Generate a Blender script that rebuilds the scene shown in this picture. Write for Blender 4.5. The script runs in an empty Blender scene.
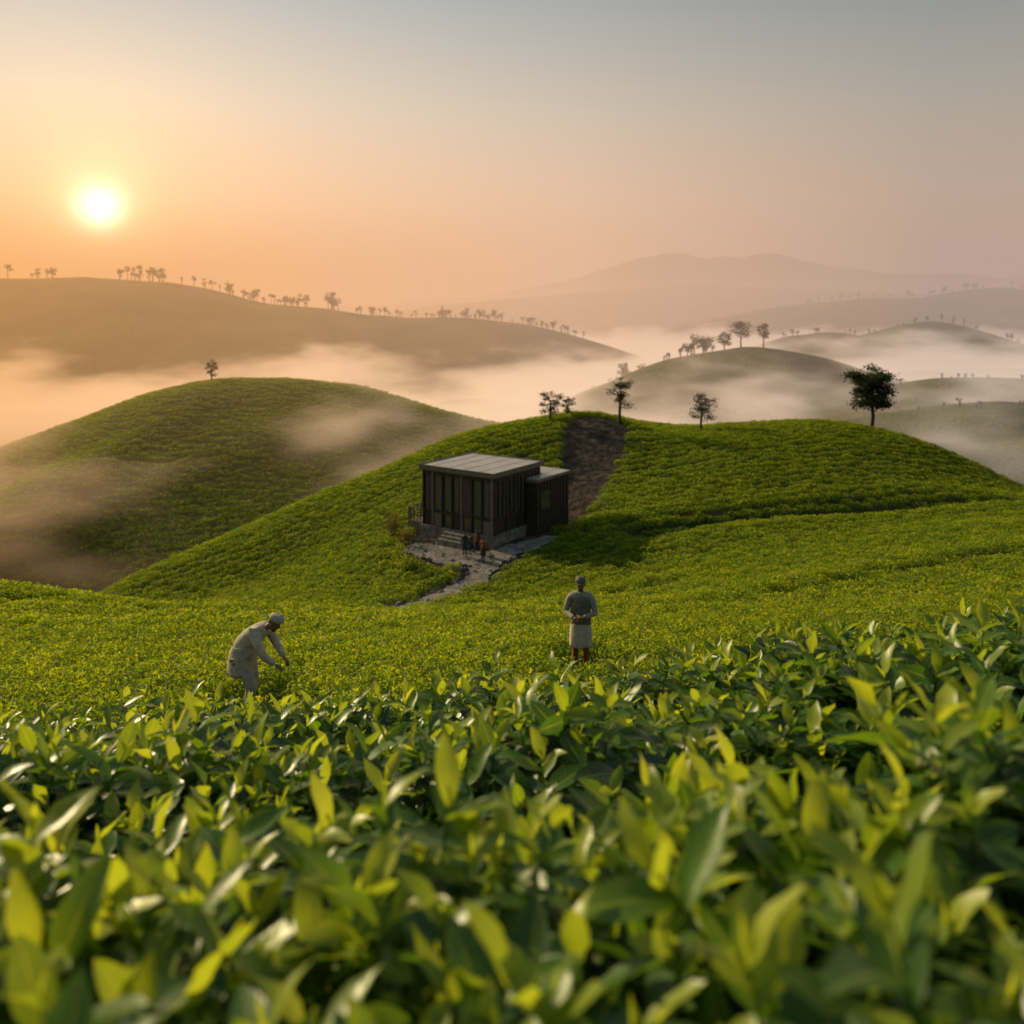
import bpy, math, random, bmesh
import numpy as np
from mathutils import Vector, Matrix, Euler
random.seed(7); rng=np.random.default_rng(7)
S=bpy.context.scene
S.view_settings.view_transform='Standard'; S.view_settings.look='None'; S.view_settings.exposure=0
COL=S.collection

# ---------------------------------------------------------------- helpers
def link(o,parent=None):
    COL.objects.link(o)
    if parent is not None: o.parent=parent
    return o
def empty(name,loc=(0,0,0),rotz=0,parent=None):
    e=bpy.data.objects.new(name,None); e.location=loc; e.rotation_euler=(0,0,rotz); e.empty_display_size=.2
    return link(e,parent)
def mesh_obj(name,v,f,mat=None,parent=None,smooth=False):
    m=bpy.data.meshes.new(name)
    m.from_pydata([tuple(map(float,p)) for p in v],[],[tuple(map(int,p)) for p in f]); m.update()
    if smooth: m.polygons.foreach_set('use_smooth',[True]*len(m.polygons))
    if mat: m.materials.append(mat)
    o=bpy.data.objects.new(name,m)
    return link(o,parent)
def sstep(a,b,x):
    t=np.clip((x-a)/(b-a),0,1); return t*t*(3-2*t)
def newmat(name):
    m=bpy.data.materials.new(name); m.use_nodes=True; m.node_tree.nodes.clear()
    return m,m.node_tree.nodes,m.node_tree.links
def ramp(ns,stops,interp='LINEAR'):
    r=ns.new('ShaderNodeValToRGB'); cr=r.color_ramp; cr.interpolation=interp
    while len(cr.elements)<len(stops): cr.elements.new(.5)
    for e,(p,c) in zip(cr.elements,stops):
        e.position=p; e.color=(c[0],c[1],c[2],1)
    return r
def mth(ns,ls,op,a,b=None,c=None):
    n=ns.new('ShaderNodeMath'); n.operation=op
    for i,x in enumerate((a,b,c)):
        if x is None: continue
        if isinstance(x,(int,float)): n.inputs[i].default_value=x
        else: ls.new(x,n.inputs[i])
    return n.outputs[0]

# ---------------------------------------------------------------- terrain
P=[ # world control points of the tea canopy surface (x,y,z) in metres, eye level is z=0
(-15,-12,-.9),(0,-12,-.9),(15,-12,-.8),(-12,0,-1.2),(12,0,-.6),
(-2,1,-1.0),(0,1,-.93),(2,1,-.85),(-4,3,-1.78),(0,3,-1.66),(4,3,-1.25),
(-8,6,-2.95),(-3.6,6,-2.88),(-1.5,6,-2.85),(.3,6,-2.7),(1.7,6,-2.4),(3.6,6,-2.12),(8,6,-1.9),
(-6,9,-4.7),(0,9,-4.4),(5,9,-3.9),(-20,10,-5),(20,10,-3.6),
(-8,12,-5.75),(0,12,-5.35),(8,12,-4.9),(-10,14,-6.45),(-4.4,14,-6.35),(1.3,14,-5.9),(9,14,-5.6),
(1.3,16,-6.45),(-4.4,16.5,-7.0),
(-12,20,-8.2),(0,20,-7.7),(12,20,-7.1),(30,20,-6.6),(-35,30,-11),
(-18,30,-11.1),(0,30,-10.9),(10,30,-10.3),(18,30,-9.7),
(-45,40,-14),(-24,40,-13.4),(-12,40,-14.2),(0,40,-14.1),(12,40,-12.7),(24,40,-11.6),(45,40,-11.2),
(-28,46,-15.0),(-14,46,-16.4),(-5,45,-16.0),(0,46,-15.9),(14,46,-13.8),(28,46,-12.3),
(-60,50,-22),(-38,50,-20),(-30,52,-18.6),(-14,52,-18.2),(-5,50,-16.9),(0,52,-16.5),(14,52,-14.6),(30,52,-13.1),
(-45,60,-27),(-35,60,-24),(-22,60,-20.9),(-8,60,-16.6),(0,58,-15.9),(14.6,60,-15.0),(25,62,-15.0),(38,63,-14.2),(60,60,-15),
(-30,66,-22.6),(-16.4,66,-19.3),(-8.7,66,-15.9),(-1,66,-15.1),(8.4,66,-14.6),(0,72,-14.2),(9,73,-13.8),(19.5,69,-14.0),(28.5,71,-13.5),(38,71,-14.6),(52,70,-17.5),
(8.8,85,-10.4),(-1.2,84,-11.3),(-6,82,-12.5),(-10.5,80,-14.3),(-18.9,76,-17.4),(-26.3,72,-20.1),(-32,68,-22.4),
(15.9,87,-12.2),(19.4,87,-12.1),(24.6,87,-11.6),(31.4,87,-11.2),(38.2,84,-12.4),(43,82,-14.3),(48,80,-17),(54,78,-20),
(9,100,-14.5),(0,100,-17),(-20,100,-26),(31,100,-15.5),(46,98,-21),(0,112,-24),(12,112,-22),(32,112,-22),(-25,112,-30),(52,110,-28),(65,95,-26),
(60,80,-22),(75,70,-20),(-40,80,-29),(-60,90,-31),(-35,92,-31),(0,130,-31),(40,130,-31),(-60,130,-32),(75,130,-31),(-75,70,-29),(80,40,-12)]
P=np.array(P,float); SC=20.
def phi(r2): return np.where(r2>1e-12,.5*r2*np.log(np.maximum(r2,1e-12)),0)
A=P[:,:2]/SC; n=len(A)
K=phi(((A[:,None]-A[None])**2).sum(-1))+np.eye(n)*.0015
Q=np.c_[np.ones(n),A]; M=np.block([[K,Q],[Q.T,np.zeros((3,3))]])
W=np.linalg.solve(M,np.r_[P[:,2],0,0,0])
def near_h(x,y):
    xs=np.clip(x,-90,90)/SC; ys=np.clip(y,-14,140)/SC
    out=W[n]+W[n+1]*xs+W[n+2]*ys
    for i in range(n): out=out+W[i]*phi((xs-A[i,0])**2+(ys-A[i,1])**2)
    return out
def resample(pts,step):
    o=[]
    for a,b in zip(pts[:-1],pts[1:]):
        a=np.array(a,float);b=np.array(b,float);k=max(1,int(np.linalg.norm((b-a)[:2])/step))
        for i in range(k): o.append(a+(b-a)*i/k)
    o.append(np.array(pts[-1],float)); return np.array(o)
RIDGES=[ # polyline, rounding radius, slope, sample step
([(-95,150,-31),(-74,150,-22.5),(-63.7,150,-17.8),(-56,150,-14.2),(-49.6,150,-11.9),(-42,150,-12),(-34,150,-13),(-19.7,148,-16.2),(-8,146,-18.5),(2,145,-21),(12,145,-26)],11,.42,2.),
([(-47,150,-12.5),(-53,132,-17.5),(-60,116,-22),(-66,104,-26)],5,.5,2.),
([(-36,150,-13),(-28,134,-18.5),(-30,120,-24.5)],5,.5,2.),
([(-170,210,-24),(-120,205,-24.5),(-100,205,-29)],25,.3,6),
([(-520,400,14),(-300,400,15),(-240,400,14.5),(-203,400,15.5),(-170,400,13.6),(-146,400,7),(-125,400,3.5),(-99,400,1.8),(-75,400,-1.5),(-52,400,-3),(-30,400,-3),(-12,400,-4.6),(4,400,-10.8),(18,400,-17),(36,400,-23.4)],36,.38,7),
([(-240,400,12),(-190,330,-6),(-170,280,-22)],24,.34,7),
([(-120,400,1),(-95,345,-14),(-80,300,-26)],20,.34,7),
([(-60,400,-4),(-40,340,-18),(-20,290,-30)],20,.34,7),
([(-26,250,-29),(-12,250,-26),(2,250,-28)],15,.4,5),
([(38,232,-19),(50.7,230,-11.6),(64,230,-9.2),(77.7,230,-11.6),(88,228,-15),(99,226,-18.5)],13,.55,3),
([(105,380,-21),(119,380,-15.6),(132,380,-11),(142,380,-9.8),(153,380,-11.4),(164,380,-11.5),(176,380,-7.5),(186,380,-4.6),(197,380,-8),(206,380,-12),(228,380,-16)],17,.42,4),
([(80,200,-22),(91,200,-17.8),(105,200,-15.2),(125,200,-16),(150,200,-20)],16,.38,4),
([(66,150,-22.5),(75,150,-18.3),(90,150,-16.4),(110,150,-17)],16,.36,4),
([(58,122,-23),(64,121,-18.8),(74,120,-17.6),(95,120,-18)],14,.36,3),
([(230,300,-26),(180,300,-20),(150,300,-21),(120,300,-28)],20,.3,5),
([(120,700,-20),(190,700,-5),(237,700,4.2),(294,700,9.5),(350,700,10.7),(395,700,19),(430,700,15),(520,700,22),(800,700,26)],40,.34,14),
([(-100,1100,-5),(-60,1100,8),(116,1100,24),(240,1100,33),(440,1100,27),(660,1100,14),(1000,1100,20)],110,.3,28),
([(-560,1600,-5),(-60,1600,25),(90,1600,52),(160,1600,68),(205,1600,84),(232,1600,92),(262,1600,103),(300,1600,111),(330,1600,103),(360,1600,95),(395,1600,101),(430,1600,93),(475,1600,108),(505,1600,97),(545,1600,92),(600,1600,80),(640,1600,82),(680,1600,70),(800,1600,69),(960,1600,64),(1400,1600,60)],30,.42,18),
]
RS=[(resample(p,st),r,s) for p,r,s,st in RIDGES]
def smax(a,b,k):
    h=np.maximum(k-np.abs(a-b),0)/k; return np.maximum(a,b)+h*h*k*.25
def sn(x,y,s,ph=0):
    return (np.sin(x/s+ph+1.3*np.sin(y/s*.7+ph*2))*np.sin(y/s*.9-ph*1.7+1.1*np.sin(x/s*.6)))
def pl_d(x,y,pts):
    best=np.full(np.shape(x),1e9)
    for a,b in zip(pts[:-1],pts[1:]):
        ax,ay,aw=a;bx,by,bw=b
        dx,dy=bx-ax,by-ay;t=np.clip(((x-ax)*dx+(y-ay)*dy)/(dx*dx+dy*dy),0,1)
        d=np.hypot(x-ax-t*dx,y-ay-t*dy)-(aw+(bw-aw)*t); best=np.minimum(best,d)
    return best
CREASE=[(9,58.5,0),(15,61,0),(25,63.5,0),(38,64.5,0),(54,65,0)]
FOLD1=[(-30,40,0),(-22,38,0),(-15,36.5,0),(-10,38,0),(-5,40,0),(1,40,0),(7,44,0)]
FOLD2=[(-22,28,0),(-12,27,0),(-6,28.5,0),(0,27.5,0),(7,31,0),(13,36,0),(22,41,0),(32,43,0)]
FOLDS=[(CREASE,.55,1.3,.35),(FOLD1,.75,1.2,.7),(FOLD2,.55,1.0,.6)]
def canopy(x,y):
    x=np.asarray(x,float);y=np.asarray(y,float)
    far=-50+(17)*sstep(85,125,y)-sstep(150,400,y)*8
    for pts,r,s in RS:
        h=np.full(x.shape,-500.)
        x0,x1=pts[:,0].min(),pts[:,0].max();y0,y1=pts[:,1].min(),pts[:,1].max()
        R=(pts[:,2].max()+60)/s+r*2
        m=(x>x0-R)&(x<x1+R)&(y>y0-R)&(y<y1+R)
        if not m.any(): continue
        xm,ym=x[m],y[m]; hm=np.full(xm.shape,-500.)
        wob=sn(xm,ym,r*.6,r)*r*.12+sn(xm,ym,r*1.7,r)*r*.2
        for p in pts:
            d2=(xm-p[0])**2+(ym-p[1])**2
            hm=np.maximum(hm,p[2]-s*(np.sqrt(d2+r*r)-r))
        dd=np.abs(ym-y0)
        h[m]=hm+wob*s*np.minimum(1,.1+dd/(r*2))
        far=smax(far,h,min(8,r*.25))
    nm=(y<150)&(np.abs(x)<150)
    nh=np.full(x.shape,-200.)
    if nm.any(): nh[nm]=near_h(x[nm],y[nm])
    m=np.maximum(sstep(108,145,y),sstep(72,130,np.abs(x)))
    m=np.where(y<20,np.maximum(0,m-.9),m)
    far=np.where(y<60,np.minimum(far,-25),far)
    h=smax(nh-28*m,far,3)
    h=h+.10*sn(x,y,3.3,1)*sstep(18,40,y)+.22*sn(x,y,9,2)*sstep(30,60,y)
    for pl,dep,wd,_ in FOLDS:
        k=(y>20)&(y<72)
        if k.any():
            d=pl_d(x[k],y[k],pl); h[k]=h[k]-dep*np.exp(-(d/wd)**2)+dep*.35*np.exp(-((d-2.2*wd)/(1.3*wd))**2)
    return h
BC=np.array([-1.3,58.]);BA=np.array([-.82,.57]);BA/=np.linalg.norm(BA);BB=np.array([BA[1],-BA[0]])
SOIL=[(8.3,82.5,3.1),(7.5,78,2.7),(6.0,72,2.1),(4.2,67,2.0)]
PATH=[(-6.9,59.5,.8),(-4.2,57.3,1.3),(-1.5,56.3,1.2),(-2.2,53.5,.9),(-4.5,50.8,.75),(-6.8,48,.6)]
PATH2=[(-1.5,56.3,1.2),(1.2,58.3,1.0),(2.6,60,.7)]
def soil_d(x,y): return pl_d(x,y,SOIL)
def path_d(x,y): return np.minimum(pl_d(x,y,PATH),pl_d(x,y,PATH2))
def bld_d(x,y):
    dx=x-BC[0];dy=y-BC[1];a=dx*BA[0]+dy*BA[1];b=dx*BB[0]+dy*BB[1]
    d1=np.maximum(np.maximum(-a,a-6.2),np.maximum(-b,b-5.8))
    d2=np.maximum(np.maximum(-1.-a,a-3),np.maximum(3.8-b,b-8.3))
    return np.minimum(d1,d2)
def ground(x,y):
    c=canopy(x,y)
    c=c-np.where(y<9,.62,.62-.27*sstep(9,13,y))
    w=1-sstep(.3,4.,bld_d(x,y)); c=c*(1-w)+w*np.clip(c,-16.6,-16.1)
    return c
def G(x,y): return float(ground(np.array([float(x)]),np.array([float(y)]))[0])

def build_ground(mat):
    rs=np.r_[0.02,np.geomspace(.35,60,250),np.geomspace(60.5,170,140),np.geomspace(172,900,110),np.geomspace(930,6000,60)]
    az=np.r_[np.linspace(-180,-48,26)[:-1],np.linspace(-48,48,460),np.linspace(48,180,26)[1:-1]]
    az=np.radians(az)
    RR,AA=np.meshgrid(rs,az,indexing='ij')
    X=RR*np.sin(AA);Y=RR*np.cos(AA); Z=ground(X.ravel(),Y.ravel()).reshape(X.shape)
    nr,na=X.shape
    i=np.arange(nr*na).reshape(nr,na)
    a=i[:-1,:];b=i[1:,:]
    f=np.stack([a,b,np.roll(b,-1,1),np.roll(a,-1,1)],-1).reshape(-1,4)
    X=X.ravel();Y=Y.ravel();Z=Z.ravel()
    m=bpy.data.meshes.new('terrain');m.from_pydata(np.c_[X,Y,Z].tolist(),[],f.tolist());m.update()
    m.polygons.foreach_set('use_smooth',[True]*len(m.polygons))
    at=m.attributes.new('soil','FLOAT','POINT')
    sd=np.minimum(soil_d(X,Y),np.minimum(path_d(X,Y)-.5,bld_d(X,Y)-.8))
    so=np.maximum(1-sstep(-.3,.6,sd),.5*(1-sstep(98,106,Y)))
    at.data.foreach_set('value',so.astype(np.float32))
    m.materials.append(mat)
    o=bpy.data.objects.new('terrain',m); link(o)
    if m.polygons[2000].normal.z<0: m.flip_normals()
    return o

# ---------------------------------------------------------------- materials
def mat_ground():
    m,ns,ls=newmat('terrain_mat')
    out=ns.new('ShaderNodeOutputMaterial');pr=ns.new('ShaderNodeBsdfPrincipled')
    pr.inputs['Roughness'].default_value=.9; pr.inputs['Specular IOR Level'].default_value=.15
    geo=ns.new('ShaderNodeNewGeometry')
    n1=ns.new('ShaderNodeTexNoise');n1.inputs['Scale'].default_value=.045;n1.inputs['Detail'].default_value=5
    n2=ns.new('ShaderNodeTexNoise');n2.inputs['Scale'].default_value=1.6;n2.inputs['Detail'].default_value=6
    ls.new(geo.outputs['Position'],n1.inputs['Vector']);ls.new(geo.outputs['Position'],n2.inputs['Vector'])
    r1=ramp(ns,[(.3,(.05,.078,.015)),(.5,(.10,.13,.022)),(.7,(.19,.17,.045))]);ls.new(n1.outputs[0],r1.inputs[0])
    r2=ramp(ns,[(.3,(.4,.4,.4)),(.7,(1.3,1.3,1.3))]);ls.new(n2.outputs[0],r2.inputs[0])
    mx=ns.new('ShaderNodeMix');mx.data_type='RGBA';mx.blend_type='MULTIPLY';mx.inputs[0].default_value=1
    ls.new(r1.outputs[0],mx.inputs[6]);ls.new(r2.outputs[0],mx.inputs[7])
    n3=ns.new('ShaderNodeTexNoise');n3.inputs['Scale'].default_value=1.1;n3.inputs['Detail'].default_value=8;ls.new(geo.outputs['Position'],n3.inputs['Vector'])
    r3=ramp(ns,[(.3,(.022,.015,.011)),(.5,(.06,.042,.028)),(.7,(.12,.085,.06))]);ls.new(n3.outputs[0],r3.inputs[0])
    at=ns.new('ShaderNodeAttribute');at.attribute_name='soil'
    mx2=ns.new('ShaderNodeMix');mx2.data_type='RGBA';ls.new(at.outputs['Fac'],mx2.inputs[0]);ls.new(mx.outputs[2],mx2.inputs[6]);ls.new(r3.outputs[0],mx2.inputs[7])
    ls.new(mx2.outputs[2],pr.inputs['Base Color'])
    b=ns.new('ShaderNodeBump');b.inputs['Strength'].default_value=1;b.inputs['Distance'].default_value=.5
    ls.new(n2.outputs[0],b.inputs['Height']);ls.new(b.outputs[0],pr.inputs['Normal'])
    ls.new(pr.outputs[0],out.inputs[0]); return m
def mat_leaf(name,dark,mid,young,transl=.42,rough=.4,veins=False,spec=.5,tv=1.7,rv=.3):
    m,ns,ls=newmat(name)
    out=ns.new('ShaderNodeOutputMaterial');pr=ns.new('ShaderNodeBsdfPrincipled');tr=ns.new('ShaderNodeBsdfTranslucent')
    at=ns.new('ShaderNodeAttribute');at.attribute_name='tint'
    oi=ns.new('ShaderNodeObjectInfo')
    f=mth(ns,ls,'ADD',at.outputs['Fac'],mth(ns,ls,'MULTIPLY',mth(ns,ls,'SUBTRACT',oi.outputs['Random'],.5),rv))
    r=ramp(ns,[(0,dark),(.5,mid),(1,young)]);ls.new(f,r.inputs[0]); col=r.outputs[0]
    if veins:
        uv=ns.new('ShaderNodeUVMap');sp=ns.new('ShaderNodeSeparateXYZ');ls.new(uv.outputs[0],sp.inputs[0])
        av=mth(ns,ls,'ABSOLUTE',mth(ns,ls,'SUBTRACT',sp.outputs[1],.5))
        w=mth(ns,ls,'SINE',mth(ns,ls,'MULTIPLY',mth(ns,ls,'SUBTRACT',sp.outputs[0],mth(ns,ls,'MULTIPLY',av,.45)),62.))
        w2=mth(ns,ls,'GREATER_THAN',w,.9)
        mid_=mth(ns,ls,'LESS_THAN',av,.035)
        v=mth(ns,ls,'MAXIMUM',mth(ns,ls,'MULTIPLY',w2,.35),mid_)
        mx=ns.new('ShaderNodeMix');mx.data_type='RGBA';ls.new(mth(ns,ls,'MULTIPLY',v,.5),mx.inputs[0])
        ls.new(col,mx.inputs[6]);mx.inputs[7].default_value=(young[0]*1.2,young[1]*1.15,young[2]*1.3,1);col=mx.outputs[2]
        bp=ns.new('ShaderNodeBump');bp.inputs['Strength'].default_value=.12;bp.inputs['Distance'].default_value=.001
        ls.new(w,bp.inputs['Height']);ls.new(bp.outputs[0],pr.inputs['Normal'])
    ls.new(col,pr.inputs['Base Color']);pr.inputs['Roughness'].default_value=rough;pr.inputs['Specular IOR Level'].default_value=spec
    hs=ns.new('ShaderNodeHueSaturation');hs.inputs['Hue'].default_value=.485;hs.inputs['Saturation'].default_value=1.05;hs.inputs['Value'].default_value=tv
    ls.new(col,hs.inputs['Color']);ls.new(hs.outputs[0],tr.inputs[0])
    mix=ns.new('ShaderNodeMixShader');mix.inputs[0].default_value=transl
    ls.new(pr.outputs[0],mix.inputs[1]);ls.new(tr.outputs[0],mix.inputs[2]);ls.new(mix.outputs[0],out.inputs[0]); return m
def mat_simple(name,c1,c2,scale=8,rough=.8,bump=.2,bd=.02,spec=.3,metal=0,detail=5,stretch=None):
    m,ns,ls=newmat(name)
    out=ns.new('ShaderNodeOutputMaterial');pr=ns.new('ShaderNodeBsdfPrincipled')
    tc=ns.new('ShaderNodeTexCoord');mp=ns.new('ShaderNodeMapping');ls.new(tc.outputs['Object'],mp.inputs[0])
    if stretch: mp.inputs['Scale'].default_value=stretch
    no=ns.new('ShaderNodeTexNoise');no.inputs['Scale'].default_value=scale;no.inputs['Detail'].default_value=detail;ls.new(mp.outputs[0],no.inputs['Vector'])
    r=ramp(ns,[(.3,c1),(.7,c2)]);ls.new(no.outputs[0],r.inputs[0]);ls.new(r.outputs[0],pr.inputs['Base Color'])
    pr.inputs['Roughness'].default_value=rough;pr.inputs['Specular IOR Level'].default_value=spec;pr.inputs['Metallic'].default_value=metal
    b=ns.new('ShaderNodeBump');b.inputs['Strength'].default_value=bump;b.inputs['Distance'].default_value=bd
    ls.new(no.outputs[0],b.inputs['Height']);ls.new(b.outputs[0],pr.inputs['Normal']);ls.new(pr.outputs[0],out.inputs[0]); return m
M_ground=mat_ground()
M_tea=mat_leaf('tea_leaf_mat',(.014,.048,.007),(.065,.155,.012),(.36,.41,.035),.45,.36,True,.5,2.0)
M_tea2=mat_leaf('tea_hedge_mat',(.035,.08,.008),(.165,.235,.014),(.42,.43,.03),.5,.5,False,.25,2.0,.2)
M_treeleaf=mat_leaf('tree_leaf_mat',(.015,.025,.008),(.04,.06,.018),(.09,.10,.03),.35,.6,False,.2)
M_bark=mat_simple('bark_mat',(.03,.022,.016),(.08,.06,.045),12,.9,.5)

build_ground(M_ground)

# ---------------------------------------------------------------- leaves
class LeafMesh:
    def __init__(s): s.v=[];s.f=[];s.t=[];s.uv=[]
    def blade(s,base,az,pitch,L,Wd,tint,curl=.35,fold=.25,roll=0,ts=(0,.08,.2,.36,.54,.72,.88,1)):
        R=Matrix.Rotation(az,3,'Z')@Matrix.Rotation(-pitch,3,'Y')@Matrix.Rotation(roll,3,'X')
        i0=len(s.v); wv=random.uniform(0,6.28)
        for t in ts:
            w=Wd*.5*max(.0,math.sin(math.pi*min(1,t**.9)))**.75 if 0<t<1 else (.004 if t==0 else .0006)
            bx=t*L; bz=-curl*L*t*t
            for k in (-1,0,1):
                s.v.append(Vector(base)+R@Vector((bx,k*w,bz+abs(k)*(w*fold*2+.004*math.sin(t*9+wv+k)*(w>.006)))));s.t.append(tint);s.uv.append((t,.5+.5*k))
        for a in range(len(ts)-1):
            for k in (0,1):
                p=i0+a*3+k; s.f.append((p,p+1,p+4,p+3))
    def chip(s,c,nrm,L,Wd,tint):
        nrm=nrm.normalized(); u=nrm.cross(Vector((random.uniform(-1,1),random.uniform(-1,1),random.uniform(-1,1)))).normalized(); w=nrm.cross(u)
        i0=len(s.v); h=nrm*Wd*.22
        for p in (c-u*L*.5,c+w*Wd*.5+h,c+u*L*.5,c-w*Wd*.5+h): s.v.append(p);s.t.append(tint);s.uv.append((0,0))
        s.f.append((i0,i0+1,i0+2));s.f.append((i0,i0+2,i0+3))
    def tube(s,pts,rad,sides=6,tint=.3):
        i0=len(s.v)
        for j,(p,r) in enumerate(zip(pts,rad)):
            p=Vector(p); d=(Vector(pts[min(j+1,len(pts)-1)])-Vector(pts[max(j-1,0)])).normalized()
            a=d.orthogonal().normalized();b=d.cross(a)
            for k in range(sides):
                an=2*math.pi*k/sides; s.v.append(p+(a*math.cos(an)+b*math.sin(an))*r);s.t.append(tint);s.uv.append((.3,.2))
        for j in range(len(pts)-1):
            for k in range(sides):
                q=i0+j*sides; s.f.append((q+k,q+(k+1)%sides,q+sides+(k+1)%sides,q+sides+k))
    def obj(s,name,mat,parent=None,smooth=True):
        o=mesh_obj(name,s.v,s.f,mat,parent,smooth); m=o.data
        at=m.attributes.new('tint','FLOAT','POINT');at.data.foreach_set('value',np.array(s.t,np.float32))
        ul=m.uv_layers.new(name='UVMap'); li=np.empty(len(m.loops),int);m.loops.foreach_get('vertex_index',li)
        ul.data.foreach_set('uv',np.array(s.uv,np.float32)[li].ravel())
        return o
def make_shoot(name,kind,parent):
    L=LeafMesh(); h=random.uniform(.12,.2); nl=random.randint(8,10) if kind=='top' else 8
    lean=Vector((random.uniform(-.04,.04),random.uniform(-.04,.04),0))
    L.tube([Vector((0,0,-.35)),Vector((0,0,-.1))+lean*.4,Vector((0,0,h*.5))+lean,Vector((0,0,h))+lean*1.6],[.007,.006,.004,.002],5,.55)
    az=random.uniform(0,6.28)
    for i in range(nl):
        t=i/(nl-1); z=-.07+(h+.07)*t; az+=2.4+random.uniform(-.3,.3)
        if kind=='top':
            ln=(.23-.11*t)*random.uniform(.85,1.15); pitch=.10+.95*t*t+random.uniform(-.15,.15); tint=.12+.72*t**1.6+random.uniform(-.1,.12)
            wd=ln*(.50-.10*t)*random.uniform(.9,1.1)
        else:
            ln=.22*random.uniform(.85,1.2); pitch=random.uniform(-.3,.5); tint=random.uniform(.0,.3);wd=ln*.46
        b=Vector((0,0,z))+lean*(max(0,t)*1.6)
        L.blade(b,az,pitch,ln,wd,tint,curl=random.uniform(.0,.38),fold=random.uniform(.08,.24),roll=random.uniform(-.35,.35))
    if kind=='top': L.blade(Vector((0,0,h))+lean*1.6,az+2,1.4,.06,.014,.9,curl=.1,fold=.4)
    return L.obj(name,M_tea,parent)
def make_bush(name,nleaf,size,parent,r=.55,h=.55):
    L=LeafMesh()
    for i in range(nleaf):
        u=random.uniform(0,6.283); v=math.acos(random.uniform(0.0,1)); rr=random.uniform(.74,1.12)
        d=Vector((math.sin(v)*math.cos(u),math.sin(v)*math.sin(u),math.cos(v)))
        c=Vector((d.x*r*rr,d.y*r*rr,d.z**.7*h*rr))
        nr=(d+Vector([random.gauss(0,.75) for _ in range(3)])+Vector((0,0,.1)))
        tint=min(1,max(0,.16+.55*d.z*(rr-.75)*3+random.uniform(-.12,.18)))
        L.chip(c,nr,size*random.uniform(.7,1.3),size*.5,tint)
    return L.obj(name,M_tea2,parent,smooth=False)
def instancer(name,pts,child,parent,tilt=.15):
    v=np.empty((len(pts),4,3)); 
    for i,(x,y,z,s) in enumerate(pts):
        R=(Matrix.Rotation(random.gauss(0,tilt),3,'X')@Matrix.Rotation(random.gauss(0,tilt),3,'Y')@Matrix.Rotation(random.uniform(0,6.283),3,'Z'))
        for k,(a,b) in enumerate(((-.5,-.5),(.5,-.5),(.5,.5),(-.5,.5))):
            q=R@Vector((a*s,b*s,0)); v[i,k]=(x+q.x,y+q.y,z+q.z)
    m=bpy.data.meshes.new(name);m.from_pydata(v.reshape(-1,3).tolist(),[],np.arange(len(pts)*4).reshape(-1,4).tolist());m.update()
    o=bpy.data.objects.new(name,m);link(o,parent)
    o.instance_type='FACES';o.use_instance_faces_scale=True;o.show_instancer_for_render=False;o.show_instancer_for_viewport=False
    child.parent=o
    return o

# ---- foreground tea plants (leafy shoots)
fg=empty('tea_bush_foreground')
def fg_can(x,y):
    q=y-.12*x
    return canopy(x,y)+.14*np.cos(2*np.pi*(q-6.0)/2.1)*sstep(.8,2,y)-.08*sstep(1,2,y)+.08*sn(x,y,.33,1)+.07*sn(x,y,.8,3)
def fg_pts(nn,zlo,zhi,smin,smax_,ymax=7.8):
    y=rng.uniform(-1.2,ymax,nn); x=rng.uniform(-1,1,nn)*(.78*np.abs(y)+1.9)
    keep=rng.random(nn)<np.clip(1.15-.07*y,0.3,1); x,y=x[keep],y[keep]
    q=(y-.12*x-6.0)/2.1; g=np.cos(2*np.pi*q)
    keep=(g>-.7)|(rng.random(len(x))<.2); x,y=x[keep],y[keep]
    z=fg_can(x,y)+rng.uniform(zlo,zhi,len(x))
    s=rng.uniform(smin,smax_,len(x))
    d=np.sqrt(x*x+y*y+z*z); k=(d>.8); 
    return np.c_[x,y,z,s][k]
tops=fg_pts(4200,-.28,-.06,.7,1.2); lows=fg_pts(2700,-.6,-.34,.8,1.25)
V=[make_shoot('leafy_shoot',('top'),None) for _ in range(8)]
for i,o in enumerate(V): instancer('shoots',tops[i::8],o,fg,.25)
V=[make_shoot('lower_foliage',('low'),None) for _ in range(3)]
for i,o in enumerate(V): instancer('under_shoots',lows[i::3],o,fg,.5)

# ---- hedged tea field
field=empty('tea_field')
def rowpts(y0,y1,xm0,xm1,rowsp,bsp,smin,smax_,cond=None,jit=.05):
    X=[];Y=[]
    q=y0-60
    while q<y1+60:
        xs=np.arange(-.85*y1-15,.85*y1+15,bsp)+rng.uniform(-.2,.2)
        ys=q+5.*np.sin(xs/17.+.6)+.0028*xs*xs+ .18*xs
        X.append(xs+rng.uniform(-.15,.15,len(xs)));Y.append(ys+rng.normal(0,jit,len(xs)));q+=rowsp
    X=np.concatenate(X);Y=np.concatenate(Y)
    k=(Y>y0)&(Y<y1)&(X>-.68*Y-3)&(X<.68*Y+3)&(X>xm0)&(X<xm1); X,Y=X[k],Y[k]
    k=(soil_d(X,Y)>.15)&(path_d(X,Y)>.35)&(bld_d(X,Y)>.7)
    k&=~((np.abs(X-1.28)<.75)&(Y>13.9)&(Y<16.5))&~((np.abs(X+4.35)<.85)&(Y>12.7)&(Y<15.1)); X,Y=X[k],Y[k]
    k=np.ones(len(X),bool)
    for pl,dep,wd,gp in FOLDS: k&=(pl_d(X,Y,pl)>gp)
    X,Y=X[k],Y[k]
    if cond is not None: k=cond(X,Y);X,Y=X[k],Y[k]
    Z=ground(X,Y)-.03; return np.c_[X,Y,Z,rng.uniform(smin,smax_,len(X))]
a=rowpts(9.5,27,-99,99,1.15,.5,.85,1.1,None,.07)
V=[make_bush('tea_hedge',480,.085,None) for _ in range(4)]
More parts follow.
